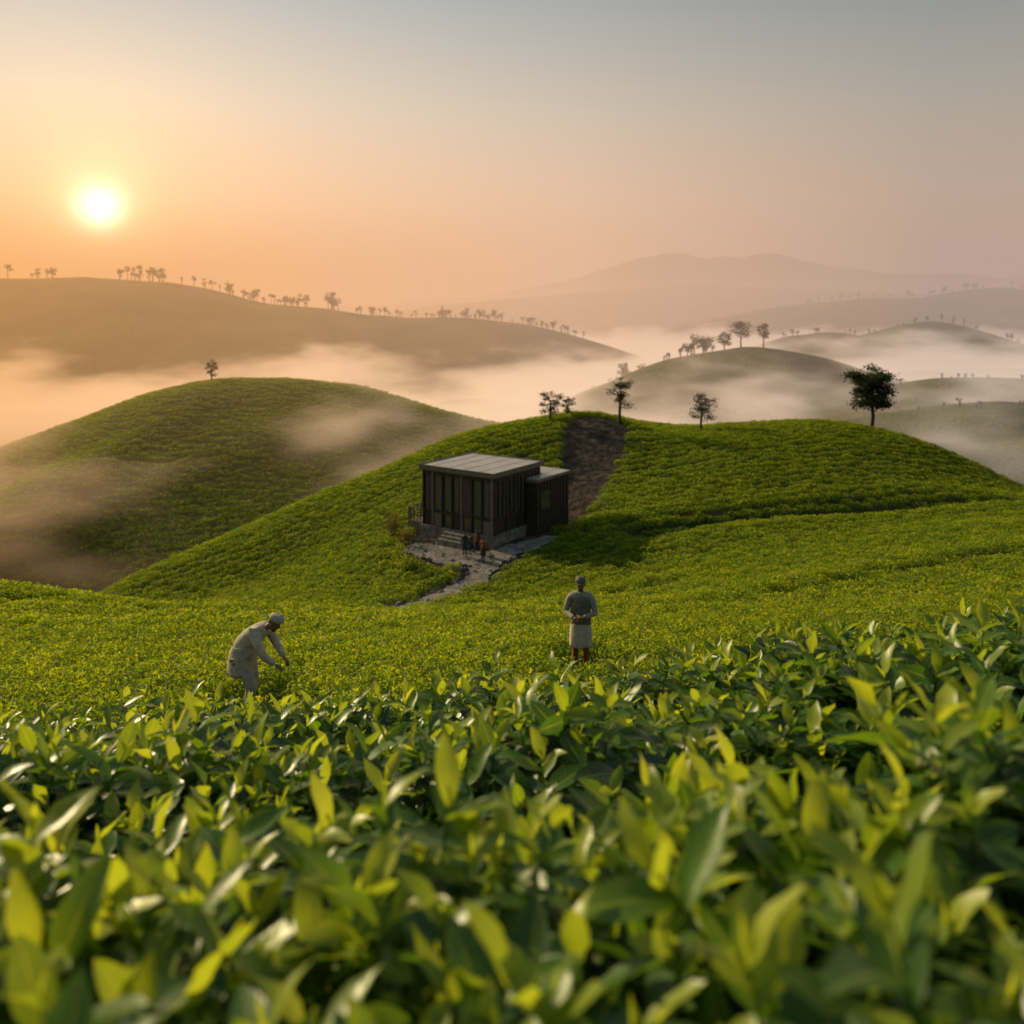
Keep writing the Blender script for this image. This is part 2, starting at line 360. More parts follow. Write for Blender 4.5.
for i,o in enumerate(V): instancer('hedge_rows',a[i::4],o,field,.1)
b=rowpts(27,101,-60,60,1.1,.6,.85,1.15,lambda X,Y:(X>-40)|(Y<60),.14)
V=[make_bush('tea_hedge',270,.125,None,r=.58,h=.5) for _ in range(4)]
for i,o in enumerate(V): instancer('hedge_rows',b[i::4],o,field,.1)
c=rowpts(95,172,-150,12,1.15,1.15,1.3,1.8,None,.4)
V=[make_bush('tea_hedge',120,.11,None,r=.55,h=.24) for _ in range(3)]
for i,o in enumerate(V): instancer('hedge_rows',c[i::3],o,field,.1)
print('COUNTS',len(tops),len(lows),len(a),len(b),len(c))

# ---------------------------------------------------------------- trees
def tree(name,x,y,H,crown_w,crown_h,style,seed,leaf=.16,nl=1500,lean=0,parent=None,z=None):
    random.seed(seed)
    T=LeafMesh();Lf=LeafMesh()
    e=empty(name,(x,y,(G(x,y) if z is None else z)-.1),0,parent)
    r0=H*.022+.03
    top=Vector((lean*H,0,H-crown_h*.45))
    trunk=[Vector((0,0,0)),Vector((lean*H*.25+.02*H*random.uniform(-1,1),.02*H*random.uniform(-1,1),H*.25)),Vector((lean*H*.5,0,H*.5))*1,top]
    T.tube([trunk[0]-Vector((0,0,.3))]+trunk,[r0*1.5,r0*1.25,r0,r0*.8,r0*.35],8)
    cl=[]
    nb=13 if style=='round' else 9
    for i in range(nb):
        a=i*2.4+random.uniform(-.4,.4)
        z0=H-crown_h*(1.02-.9*i/nb) if style=='round' else H-crown_h*(1.15-1.0*(i/nb))
        z0=max(.25*H,min(z0,top.z)); base=Vector((lean*z0,0,z0))
        rad=crown_w*.5*random.uniform(.5,.9)*(1 if style=='round' else (.6+.4*i/nb))
        tip=Vector((lean*H+math.cos(a)*rad,math.sin(a)*rad,min(H*.97,z0+rad*random.uniform(.25,.75))))
        mid=(base+tip)*.5+Vector((0,0,-.06*rad))
        T.tube([base,mid,tip],[r0*.4,r0*.25,r0*.1],5); cl.append((tip,rad)); 
        for j in range(3 if style!='round' else 4):
            s=mid.lerp(tip,random.uniform(-.4 if style=='round' else 0,.8)); tt=s+Vector((random.uniform(-1,1),random.uniform(-1,1),random.uniform(.1,.9)))*crown_w*.17
            T.tube([s,tt],[r0*.16,r0*.06],4); cl.append((tt,rad))
    cl.append((Vector((lean*H,0,H*.96)),1))
    per=max(6,nl//len(cl))
    for c,_ in cl:
        cr=crown_w*random.uniform(.09,.17); tn=random.uniform(.1,.6)
        if style=='round': cr*=1.15
        for k in range(per):
            d=Vector([random.gauss(0,.55) for _ in range(3)]); d.z*=.6
            p=c+d*cr
            Lf.chip(p,Vector([random.gauss(0,1) for _ in range(3)])+Vector((0,0,.5)),leaf*random.uniform(.6,1.3),leaf*.6,min(1,max(0,tn+.3*d.z+random.uniform(-.15,.15))))
    T.obj('trunk',M_bark,e); Lf.obj('crown',M_treeleaf,e,smooth=False)
    return e
tree('acacia_tree',3.75,84,3.2,2.6,2.2,'umb',11,.15,1500,.02)
tree('acacia_tree',5.6,86,2.2,1.8,1.5,'umb',12,.14,800)
tree('acacia_tree',10.7,84.5,4.8,3.1,2.7,'umb',13,.16,1700,.01)
tree('acacia_tree',19.1,86,3.9,3.5,2.3,'umb',14,.16,1700,0)
tree('broadleaf_tree',35.8,85,6.6,4.3,4.7,'round',15,.24,9000)
tree('broadleaf_tree',-52.8,150,4.0,2.6,2.6,'umb',16,.22,900)
tree('broadleaf_tree',51.5,230,4.2,7,3.5,'round',17,.4,1200)
tree('broadleaf_tree',62,231,7,6.5,4.5,'round',18,.4,1300)
tree('broadleaf_tree',57.5,231,5,5,4,'umb',21,.4,900)
tree('broadleaf_tree',67.8,230,6.5,4.5,3.5,'umb',19,.4,900)
random.seed(5)
def tree_mass(name,spots):
    T=LeafMesh()
    for (x,y,H,w) in spots:
        z=G(x,y)-.2; T.tube([(x,y,z),(x+.1*w*random.uniform(-1,1),y,z+H*.75)],[.22,.08],4,.0)
        for k in range(random.randint(4,7)):
            c=Vector((x+random.uniform(-.3,.3)*w,y+random.uniform(-.3,.3)*w,z+H*random.uniform(.5,.95)))
            for j in range(26):
                p=c+Vector((random.gauss(0,w*.11),random.gauss(0,w*.11),random.gauss(0,H*.06)))
                T.chip(p,Vector([random.gauss(0,1) for _ in range(3)]),w*.16,w*.12,random.uniform(0,.5))
    return T.obj(name,M_treeleaf,None,False)
sp=[]
def rt(x0,x1,y,nn,h0,h1,jy=6):
    for _ in range(nn):
        h=random.uniform(h0,h1); sp.append((random.uniform(x0,x1),y+random.uniform(-jy,jy),h,h*random.uniform(.45,.85)))
rt(-226,-214,400,6,3,6);rt(-184,-163,400,16,3,8);rt(-155,-143,400,4,2.5,6);rt(-139,-95,400,40,2,6);rt(-88,-78,400,7,4,8.5)
rt(-75,-5,400,34,1.4,4.5);rt(-35,10,400,34,2,6);rt(8,34,396,18,1.5,5);rt(-330,-230,400,14,4,7)
rt(30,46,262,16,3,7,8);rt(20,60,262,12,2,4,8)
rt(120,230,378,26,1.2,4,4);rt(85,130,200,14,.8,2.2,4);rt(150,330,560,50,2,7,40);rt(240,520,700,70,2,7,8);rt(70,110,152,12,.8,2.2,4)
rt(42,56,236,12,1.5,4.5,3)
tree_mass('distant_trees',sp)

# ---------------------------------------------------------------- building
def box(name,a0,a1,b0,b1,z0,z1,mat,parent,bev=.0):
    v=[(a,b,z) for z in (z0,z1) for a,b in ((a0,b0),(a1,b0),(a1,b1),(a0,b1))]
    f=[(0,3,2,1),(4,5,6,7),(0,1,5,4),(1,2,6,5),(2,3,7,6),(3,0,4,7)]
    o=mesh_obj(name,v,f,mat,parent)
    if bev:
        md=o.modifiers.new('b','BEVEL');md.width=bev;md.segments=2
    return o
M_wood=mat_simple('dark_timber_mat',(.022,.016,.013),(.07,.05,.04),3,.6,.4,.01,stretch=(6,6,.5))
M_wood2=mat_simple('weathered_slat_mat',(.09,.072,.055),(.26,.21,.16),4,.65,.4,.01,stretch=(5,5,.4))
M_roof=mat_simple('roof_sheet_mat',(.27,.265,.26),(.44,.43,.42),1.2,.35,.1,.01,.5,detail=8)
M_conc=mat_simple('plinth_stone_mat',(.10,.088,.072),(.28,.24,.20),3,.85,.6,.04)
m,ns,ls=newmat('window_glass_mat');out=ns.new('ShaderNodeOutputMaterial');pr=ns.new('ShaderNodeBsdfPrincipled')
pr.inputs['Base Color'].default_value=(.06,.062,.06,1);pr.inputs['Roughness'].default_value=.08;pr.inputs['Specular IOR Level'].default_value=1;pr.inputs['Coat Weight'].default_value=.6
nn=ns.new('ShaderNodeTexNoise');nn.inputs['Scale'].default_value=1.2;bb=ns.new('ShaderNodeBump');bb.inputs['Strength'].default_value=.15;ls.new(nn.outputs[0],bb.inputs['Height']);ls.new(bb.outputs[0],pr.inputs['Normal']);ls.new(pr.outputs[0],out.inputs[0]);M_glass=m
bl=empty('timber_pavilion',(BC[0],BC[1],-15.85),math.atan2(BB[1],BB[0]))
HT=4.7
box('plinth',-.15,5.95,-.15,6.35,-3,.45,M_conc,bl,.03)
box('core_walls',.12,5.68,.12,6.08,.45,HT-.3,M_wood,bl)
box('roof_slab',-.25,6.05,-.25,6.45,HT-.3,HT-.06,M_wood2,bl,.03)
box('roof_sheet',-.18,5.98,-.18,6.38,HT-.05,HT+.0,M_roof,bl,.01)
for nm,(a0,a1,b0,b1) in {'parapet_1':(-.25,-.19,-.25,6.45),'parapet_2':(5.99,6.05,-.25,6.45),'parapet_3':(-.185,5.985,-.25,-.19),'parapet_4':(-.185,5.985,6.39,6.45)}.items():
    box(nm,a0,a1,b0,b1,HT-.05,HT+.07,M_wood2,bl)
for i in range(4): box('roof_seam',-.17,5.97,1.1+i*1.4,1.12+i*1.4,HT+.004,HT+.02,M_roof,bl)
box('sill_beam',-.04,.1,.0,6.2,1.42,1.6,M_wood,bl); 
box('top_beam',-.05,.1,.0,6.2,HT-.62,HT-.31,M_wood,bl)
for i in range(8):
    y=.0+i*.87; box('post',-.09,.1,y,y+.13,.45,HT-.305,M_wood if i%3 else M_wood2,bl,.01)
rnd=random.Random(3)
for i in range(7):
    y=.14+i*.87
    box('glazing',.06,.11,y,y+.72,1.62,HT-.64,M_glass,bl)
    for j in range(rnd.randint(1,4)):
        yy=y+.05+j*.17; box('slat',-.03,.03,yy,yy+.06,1.62,HT-.64-(rnd.random()<.4)*rnd.uniform(.2,.9),M_wood2,bl)
    if i in (1,2,4): box('lower_opening',.07,.112,y,y+.72,.5,1.4,M_glass,bl)
    else: box('lower_panel',.0,.1,y+.01,y+.71,.46,1.41,M_wood2 if i in (0,5) else M_wood,bl)
box('sill_beam',0.11,5.8,-.04,.1,1.42,1.6,M_wood,bl); box('top_beam',.11,5.8,-.05,.1,HT-.62,HT-.31,M_wood,bl)
for i in range(5):
    x=.11+i*1.39; box('post',x,x+.14,-.09,.1,.45,HT-.305,M_wood,bl,.01)
for i in range(4):
    x=.26+i*1.39
    box('glazing',x,x+1.22,.06,.11,1.62,HT-.64,M_glass,bl)
    for j in range(7): box('slat',x+.06+j*.17,x+.12+j*.17,-.03,.03,1.62,HT-.64,M_wood if j%3 else M_wood2,bl)
    box('lower_panel',x,x+1.22,.02,.1,.46,1.41,M_wood,bl)
AH=3.8
box('annex_walls',3.9,8.3,-1.0,-.13,-3,AH-.25,M_wood,bl);box('annex_wing',5.72,8.3,-.12,2.9,-3,AH-.25,M_wood,bl)
box('annex_roof',3.8,8.45,-1.12,-.12,AH-.24,AH-.05,M_wood2,bl,.02);box('annex_roof_sheet',3.85,8.4,-1.07,-.14,AH-.04,AH,M_roof,bl)
box('annex_roof_back',6.1,8.45,-.11,3.05,AH-.24,AH-.05,M_wood2,bl);box('annex_roof_back_sheet',6.15,8.4,-.1,3,AH-.04,AH,M_roof,bl)
for i in range(10): box('annex_batten',3.95+i*.45,4.02+i*.45,-1.06,-1.005,.2,AH-.25,M_wood,bl)
box('annex_window',4.5,5.6,-1.04,-1.003,1.5,2.8,M_glass,bl)
for k in range(3): box('step',-.5-.32*k,-.16-.32*k if k==0 else -.18-.32*k,1.6,4.0,-1.2,.28-.17*k,M_conc,bl,.01)
box('deck',.3,3.2,6.4,8.0,-2,.38,M_wood2,bl,.02)
for i in range(6): box('deck_post',.32,.40,6.5+i*.28,6.56+i*.28,.39,1.35,M_wood2,bl)
box('deck_rail',.31,.41,6.42,8.0,1.36,1.43,M_wood2,bl);box('deck_rail_mid',.33,.39,6.42,8.0,.84,.88,M_wood,bl)
for i in range(7): box('deck_post',.5+i*.42,.57+i*.42,7.92,7.98,.39,1.35,M_wood2,bl)
box('deck_rail',.42,3.2,7.9,8.0,1.36,1.43,M_wood2,bl)

def path_mesh():
    xs=np.arange(-9,5,.16);ys=np.arange(46.5,62,.16);X,Y=np.meshgrid(xs,ys);Z=ground(X.ravel(),Y.ravel()).reshape(X.shape)+.08
    d=path_d(X,Y)+.15*sn(X,Y,.5,2)+.1*sn(X,Y,.23,1)
    n_=X.shape[1];v=np.c_[X.ravel(),Y.ravel(),Z.ravel()];ok=(d<0)
    f=[]
    for j in range(X.shape[0]-1):
        for i in range(n_-1):
            if ok[j,i] and ok[j+1,i] and ok[j,i+1] and ok[j+1,i+1]: f.append((j*n_+i,j*n_+i+1,(j+1)*n_+i+1,(j+1)*n_+i))
    m,ns,ls=newmat('stone_path_mat');out=ns.new('ShaderNodeOutputMaterial');pr=ns.new('ShaderNodeBsdfPrincipled');pr.inputs['Roughness'].default_value=.8
    geo=ns.new('ShaderNodeNewGeometry');vo=ns.new('ShaderNodeTexVoronoi');vo.inputs['Scale'].default_value=1.6;ls.new(geo.outputs['Position'],vo.inputs['Vector'])
    ve=ns.new('ShaderNodeTexVoronoi');ve.feature='DISTANCE_TO_EDGE';ve.inputs['Scale'].default_value=1.6;ls.new(geo.outputs['Position'],ve.inputs['Vector'])
    sp_=ns.new('ShaderNodeSeparateColor');ls.new(vo.outputs['Color'],sp_.inputs[0])
    r=ramp(ns,[(0,(.15,.13,.11)),(1,(.27,.24,.21))]);ls.new(sp_.outputs[0],r.inputs[0])
    r2=ramp(ns,[(.02,(.45,.42,.38)),(.07,(1,1,1))]);ls.new(ve.outputs['Distance'],r2.inputs[0])
    mx=ns.new('ShaderNodeMix');mx.data_type='RGBA';mx.blend_type='MULTIPLY';mx.inputs[0].default_value=1;ls.new(r.outputs[0],mx.inputs[6]);ls.new(r2.outputs[0],mx.inputs[7]);ls.new(mx.outputs[2],pr.inputs['Base Color'])
    bp=ns.new('ShaderNodeBump');bp.inputs['Distance'].default_value=.03;ls.new(r2.outputs[0],bp.inputs['Height']);ls.new(bp.outputs[0],pr.inputs['Normal']);ls.new(pr.outputs[0],out.inputs[0])
    mesh_obj('stone_path',v,f,m,None,True)
path_mesh()
random.seed(9)
bm=bmesh.new()
for i in range(150):
    if i<95:
        k=random.randrange(len(PATH)-1);t=random.random();a_,b_=PATH[k],PATH[k+1]
        x=a_[0]+(b_[0]-a_[0])*t;y=a_[1]+(b_[1]-a_[1])*t;w=a_[2]+.3;an=random.uniform(0,6.28);x+=math.cos(an)*w*random.uniform(1.,1.35);y+=math.sin(an)*w*random.uniform(1.,1.35)
    else: x=random.uniform(-9.5,-6);y=random.uniform(47,51)
    if bld_d(np.array([x]),np.array([y]))[0]<.3: continue
    s=random.uniform(.06,.2);r=bmesh.ops.create_icosphere(bm,subdivisions=1,radius=s,matrix=Matrix.Translation((x,y,G(x,y)+s*.3)))
    for v in r['verts']: v.co+=Vector([random.gauss(0,s*.16) for _ in range(3)])
me=bpy.data.meshes.new('path_rocks');bm.to_mesh(me);bm.free();me.materials.append(M_conc);link(bpy.data.objects.new('path_rocks',me))
M_dry=mat_leaf('dry_shrub_mat',(.07,.045,.02),(.16,.10,.04),(.26,.19,.07),.3,.7,False,.1)
def shrub(name,x,y,w,h,mat,nleaf,seed,leaf=.12):
    random.seed(seed);e=empty(name,(x,y,G(x,y)-.05));T=LeafMesh();L=LeafMesh()
    for i in range(9):
        a=random.uniform(0,6.28);tip=Vector((math.cos(a)*w*.4*random.random(),math.sin(a)*w*.4*random.random(),h*random.uniform(.6,1)))
        T.tube([(0,0,0),tip*.5+Vector((0,0,.1)),tip],[.03,.02,.008],5)
        for k in range(nleaf//9):
            p=tip*random.uniform(.45,1.05)+Vector([random.gauss(0,w*.13) for _ in range(3)]);L.chip(p,Vector([random.gauss(0,1) for _ in range(3)]),leaf,leaf*.5,random.random())
    T.obj('branches',M_bark,e);L.obj('leaves',mat,e,smooth=False)
shrub('dry_shrub',-8.6,62.0,2.0,2.1,M_dry,700,1);shrub('dry_shrub',-7.6,60.0,1.7,1.2,M_dry,500,2)
shrub('green_shrub',-6.9,55.8,2.2,1.2,M_tea2,700,3);shrub('green_shrub',-7.7,57.8,2.0,1.3,M_tea2,700,4);shrub('green_shrub',5.2,60.5,1.2,1.0,M_tea2,400,6)

# ---------------------------------------------------------------- people
def cloth(name,c1,c2,sc=14): return mat_simple(name,c1,c2,sc,.9,.5,.015,.1)
M_skin=mat_simple('skin_mat',(.20,.10,.062),(.28,.15,.095),20,.55,.05)
M_hair=mat_simple('beard_hair_mat',(.03,.026,.023),(.12,.11,.10),60,.8,.3)
M_eye=mat_simple('eye_mat',(.01,.01,.01),(.02,.02,.02),5,.2,0)
M_grey=cloth('grey_shirt_mat',(.24,.22,.19),(.36,.33,.29));M_vest=cloth('vest_mat',(.11,.10,.085),(.19,.17,.145))
M_beige=cloth('beige_cloth_mat',(.38,.32,.24),(.60,.52,.40));M_linen=cloth('linen_mat',(.32,.28,.22),(.50,.44,.35));M_red=cloth('rust_trouser_mat',(.20,.065,.035),(.30,.11,.06))
M_shoe=mat_simple('sandal_mat',(.03,.02,.015),(.06,.04,.03));M_dark=cloth('dark_cloth_mat',(.03,.03,.035),(.07,.065,.07))
def skin(name,verts,edges,rad,mat,parent,sub=2,root=0):
    m=bpy.data.meshes.new(name);m.from_pydata(verts,edges,[]);m.update();m.materials.append(mat)
    o=bpy.data.objects.new(name,m);link(o,parent)
    md=o.modifiers.new('skin','SKIN');md.use_smooth_shade=True
    for i,r in enumerate(rad):
        sv=m.skin_vertices[0].data[i]; sv.radius=(r,r) if not isinstance(r,tuple) else r; sv.use_root=(i==root)
    s=o.modifiers.new('s','SUBSURF');s.levels=sub;s.render_levels=sub
    return o
def head(parent,loc,rot,cap='cap',beard=True,capmat=None):
    e=empty('head',loc,0,parent);e.rotation_euler=rot
    bm=bmesh.new();bmesh.ops.create_uvsphere(bm,u_segments=28,v_segments=20,radius=1)
    for v in bm.verts:
        x,y,z=v.co; w=1-.22*max(0,-z)**1.5
        px=x*.076*w;py=y*.098*(1-.1*max(0,-z));pz=z*.122
        if y<0:
            py-=.030*math.exp(-(px/.011)**2-((pz+.012)/.022)**2)+.008*math.exp(-(px/.02)**2-((pz+.075)/.018)**2)
            py+=.010*(math.exp(-((px-.03)/.014)**2-((pz-.012)/.012)**2)+math.exp(-((px+.03)/.014)**2-((pz-.012)/.012)**2))
            py-=.006*math.exp(-((pz-.036)/.01)**2-(px/.05)**2); py-=.01*math.exp(-(px/.025)**2-((pz+.105)/.02)**2)
            py+=.004*math.exp(-(px/.022)**2-((pz+.058)/.005)**2)
        v.co=(px,py,pz)
    me=bpy.data.meshes.new('face');bm.to_mesh(me);bm.free();me.materials.append(M_skin);me.polygons.foreach_set('use_smooth',[True]*len(me.polygons));link(bpy.data.objects.new('face',me),e)
    def blob(nm,c,s,mat):
        bm=bmesh.new();bmesh.ops.create_uvsphere(bm,u_segments=16,v_segments=10,radius=1)
        for v in bm.verts: v.co=(c[0]+v.co.x*s[0],c[1]+v.co.y*s[1],c[2]+v.co.z*s[2])
        me=bpy.data.meshes.new(nm);bm.to_mesh(me);bm.free();me.materials.append(mat);me.polygons.foreach_set('use_smooth',[True]*len(me.polygons));return link(bpy.data.objects.new(nm,me),e)
    for sx in (-1,1):
        blob('eye',(sx*.03,-.079,.012),(.011,.008,.007),M_eye);blob('ear',(sx*.076,.005,-.005),(.012,.02,.032),M_skin);blob('eyebrow',(sx*.03,-.090,.034),(.018,.006,.004),M_hair)
    blob('mouth',(0,-.094,-.058),(.022,.006,.005),M_red)
    if beard: blob('beard',(0,-.052,-.092),(.05,.042,.034),M_hair)
    blob('hair',(0,.026,.02),(.080,.082,.095),M_hair)
    cm=capmat or M_linen
    prof=[(.088,.05),(.096,.06),(.097,.08),(.09,.1),(.075,.122),(.045,.136),(0,.14)]
    if cap=='wrap': prof=[(.085,.035),(.104,.05),(.110,.07),(.102,.092),(.09,.11),(.07,.135),(.04,.15),(0,.152)]
    v=[];f=[];k=20
    for j,(r,z) in enumerate(prof):
        for i in range(k):
            a=2*math.pi*i/k; rr=r*(1+.03*math.sin(a*5+j)); v.append((rr*math.cos(a)*.93,rr*math.sin(a)*1.12+.005,z-.018*math.sin(a)))
    for j in range(len(prof)-1):
        for i in range(k): f.append((j*k+i,j*k+(i+1)%k,(j+1)*k+(i+1)%k,(j+1)*k+i))
    mesh_obj('cap',v,f,cm,e,True)
    if cap=='brim':
        v=[];f=[]
        for i in range(k+1):
            a=math.pi+math.pi*i/k
            v+=[(.086*math.cos(a),.1*math.sin(a),.065),(.095*math.cos(a),.1*math.sin(a)-.05*abs(math.sin(a)),.06)]
        for i in range(k): f.append((2*i,2*i+1,2*i+3,2*i+2))
        b=mesh_obj('cap_brim',v,f,cm,e,True);s=b.modifiers.new('s','SOLIDIFY');s.thickness=.006
    return e
def hand(parent,wrist,direction,palm_n,side,curl=.7):
    d=Vector(direction).normalized();n_=Vector(palm_n);n_=(n_-d*n_.dot(d)).normalized();s=d.cross(n_)*side;w=Vector(wrist)
    verts=[w-d*.02,w+d*.03];ed=[(0,1)];rad=[(.026,.02),(.03,.02)]
    for k,(off,ln) in enumerate(((.030,.072),(.011,.082),(-.010,.076),(-.030,.06))):
        b=w+d*.08+s*off; i=len(verts); verts.append(b);rad.append(.0105);ed.append((1,i))
        c=curl*(1+.12*k); p=b; ang=0
        for q in range(3):
            ang+=c*.55; p=p+(d*math.cos(ang)+n_*math.sin(ang))*ln*(.45,.32,.23)[q]; verts.append(p);rad.append((.0095,.0088,.0075)[q]);ed.append((i+q,i+q+1))
    i=len(verts); verts+= [w+d*.03+s*.035+n_*.01,w+d*.055+s*.055+n_*.025,w+d*.085+s*.058+n_*.035];rad+=[.012,.0105,.0085];ed+=[(1,i),(i,i+1),(i+1,i+2)]
    return skin('hand',[tuple(v) for v in verts],ed,rad,M_skin,parent,1)
def tubeobj(name,rings,mat,parent,k=28,fold=.03,seed=0):
    r_=random.Random(seed);ph=r_.uniform(0,6);v=[];f=[]
    for j,(cx,cy,cz,rx,ry) in enumerate(rings):
        t=j/(len(rings)-1)
        for i in range(k):
            a=2*math.pi*i/k;w=1+fold*t*math.sin(a*7+ph+t*1.5)+fold*.6*t*math.sin(a*11+ph*2)
            v.append((cx+rx*math.cos(a)*w,cy+ry*math.sin(a)*w,cz+.008*math.sin(a*5)*t))
    for j in range(len(rings)-1):
        for i in range(k): f.append((j*k+i,j*k+(i+1)%k,(j+1)*k+(i+1)%k,(j+1)*k+i))
    o=mesh_obj(name,v,f,mat,parent,True);s=o.modifiers.new('so','SOLIDIFY');s.thickness=.008;ss=o.modifiers.new('s','SUBSURF');ss.levels=1;ss.render_levels=1
    return o
def standing(name,x,y,rot,mats,capm,armpose='front',scale=1,z=None,cap='cap'):
    shirt,vest,skirt,leg=mats
    e=empty(name,(x,y,(G(x,y) if z is None else z)),rot);e.scale=(scale,)*3
    if armpose=='front': eL,wL=(.27,.0,1.10),(.085,-.235,1.10);eR,wR=(-.27,.0,1.10),(-.085,-.235,1.07)
    else: eL,wL=(.25,.03,1.12),(.27,-.04,.86);eR,wR=(-.25,.03,1.12),(-.26,-.06,.86)
    v=[(0,.0,.93),(0,.0,1.06),(0,-.005,1.2),(0,0,1.33),(0,.005,1.42),(0,.0,1.475),
       (.12,.01,1.40),(.195,.01,1.365),eL,wL,(-.12,.01,1.40),(-.195,.01,1.365),eR,wR]
    ed=[(0,1),(1,2),(2,3),(3,4),(4,5),(4,6),(6,7),(7,8),(8,9),(4,10),(10,11),(11,12),(12,13)]
    rad=[(.165,.125),(.155,.115),(.165,.12),(.16,.115),(.1,.085),(.058,.058),(.085,.08),(.078,.075),(.056,.056),(.042,.042),(.085,.08),(.078,.075),(.056,.056),(.042,.042)]
    skin('shirt',v,ed,rad,shirt,e)
    if vest: tubeobj('vest',[(0,0,1.39,.13,.10),(0,0,1.34,.172,.128),(0,-.003,1.2,.178,.135),(0,0,1.05,.17,.13),(0,0,.9,.182,.14)],vest,e,fold=.015)
    skin('neck',[(0,.005,1.42),(0,-.0,1.52),(0,-.015,1.58)],[(0,1),(1,2)],[.055,.052,.055],M_skin,e,1)
    tubeobj('tunic_skirt',[(0,0,.98,.168,.128),(0,0,.85,.185,.15),(0,0,.7,.195,.16),(0,0,.5,.205,.175)],skirt,e,fold=.05)
    for sx in (-1,1):
        skin('trouser_leg',[(sx*.085,0,.9),(sx*.095,-.01,.5),(sx*.1,.01,.13)],[(0,1),(1,2)],[.085,.065,.052],leg,e,1)
        skin('foot',[(sx*.1,.03,.06),(sx*.1,.01,.1),(sx*.105,-.05,.05),(sx*.115,-.16,.03)],[(0,1),(0,2),(2,3)],[.034,.032,.035,.025],M_shoe,e,1)
    if armpose=='front':
        hand(e,(.075,-.245,1.10),(-.8,-.35,-.1),(0,.4,-1),1,.9);hand(e,(-.075,-.245,1.07),(.8,-.35,.05),(0,.4,1),1,.9)
        L=LeafMesh()
        for i in range(7): L.blade(Vector((.01,-.29,1.1)),i*.9,random.uniform(.3,1.2),.08,.03,.7)
        L.obj('picked_leaves',M_tea,e)
    else:
        hand(e,(.27,-.045,.84),(0,-.1,-1),(-1,0,0),1,.5);hand(e,(-.26,-.065,.84),(0,-.1,-1),(1,0,0),-1,.5)
    head(e,(0,-.03,1.62),(math.radians(16) if armpose=='front' else 0,0,0),cap,True,capm)
    return e
random.seed(4)
standing('tea_picker',1.28,15.9,math.radians(-12),(M_grey,M_vest,M_beige,M_red),M_vest,'front',1.04,cap='brim')
for (px_,py_,r_,mt) in ((-3.15,56.9,.5,(M_dark,None,M_dark,M_dark)),(-2.35,57.2,-.6,(M_dark,M_red,M_dark,M_dark)),(-1.9,55.9,2.4,(M_red,None,M_dark,M_dark))):
    standing('visitor',px_,py_,r_,mt,M_dark,'down',.97,z=G(px_,py_)+.08)
def bending():
    x,y=-4.3,14.4
    e=empty('stooping_tea_picker',(x,y,G(x,y)),math.radians(-12));e.scale=(1.1,)*3
    v=[(-.26,0,.90),(-.22,0,1.02),(-.10,0,1.15),(.04,0,1.25),(.12,0,1.30),(.17,0,1.335),
       (.06,.13,1.28),(.08,.19,1.23),(.2,.24,.99),(.37,.14,.84),(.06,-.13,1.28),(.09,-.19,1.22),(.20,-.22,.98),(.36,-.12,.82)]
    ed=[(0,1),(1,2),(2,3),(3,4),(4,5),(4,6),(6,7),(7,8),(8,9),(4,10),(10,11),(11,12),(12,13)]
    rad=[(.18,.19),(.18,.185),(.185,.18),(.17,.17),(.11,.11),(.06,.06),(.09,.09),(.083,.083),(.065,.065),(.048,.048),(.09,.09),(.083,.083),(.065,.065),(.048,.048)]
    skin('loose_shirt',v,ed,rad,M_beige,e)
    tubeobj('shirt_tail',[(-.2,0,1.05,.185,.19),(-.235,0,.92,.2,.205),(-.245,0,.78,.215,.215),(-.24,0,.60,.225,.22)],M_beige,e,fold=.045,seed=2)
    skin('trousers',[(-.25,0,.86),(-.22,.1,.78),(-.12,.12,.47),(-.2,.12,.16),(-.22,-.1,.78),(-.02,-.12,.48),(-.08,-.12,.16)],[(0,1),(1,2),(2,3),(0,4),(4,5),(5,6)],[.15,.12,.1,.075,.12,.1,.075],M_linen,e)
    for sy,ax in ((.12,-.2),(-.12,-.08)):
        skin('shin',[(ax,sy,.24),(ax-.0,sy,.08)],[(0,1)],[.045,.036],M_skin,e,1)
        skin('foot',[(ax-.03,sy,.05),(ax,sy,.09),(ax+.06,sy,.045),(ax+.16,sy*1.1,.03)],[(0,1),(0,2),(2,3)],[.034,.034,.035,.025],M_shoe,e,1)
    skin('neck',[(.12,0,1.30),(.2,0,1.36),(.25,0,1.39)],[(0,1),(1,2)],[.06,.052,.055],M_skin,e,1)
    hand(e,(.38,.13,.83),(.7,-.2,-.6),(-.5,0,-.8),1,.8);hand(e,(.37,-.11,.81),(.8,.1,-.5),(-.5,0,-.8),-1,.8)
    h=head(e,(.29,0,1.41),(0,0,0),'wrap',True,M_linen)
    h.rotation_euler=(Matrix.Rotation(math.radians(90),4,'Z')@Matrix.Rotation(math.radians(38),4,'X')).to_euler()
    L=LeafMesh()
    for i in range(6): L.blade(Vector((.42,-.08,.77)),i*1.0,random.uniform(.2,1.2),.08,.03,.7)
    L.obj('picked_leaves',M_tea,e)
bending()

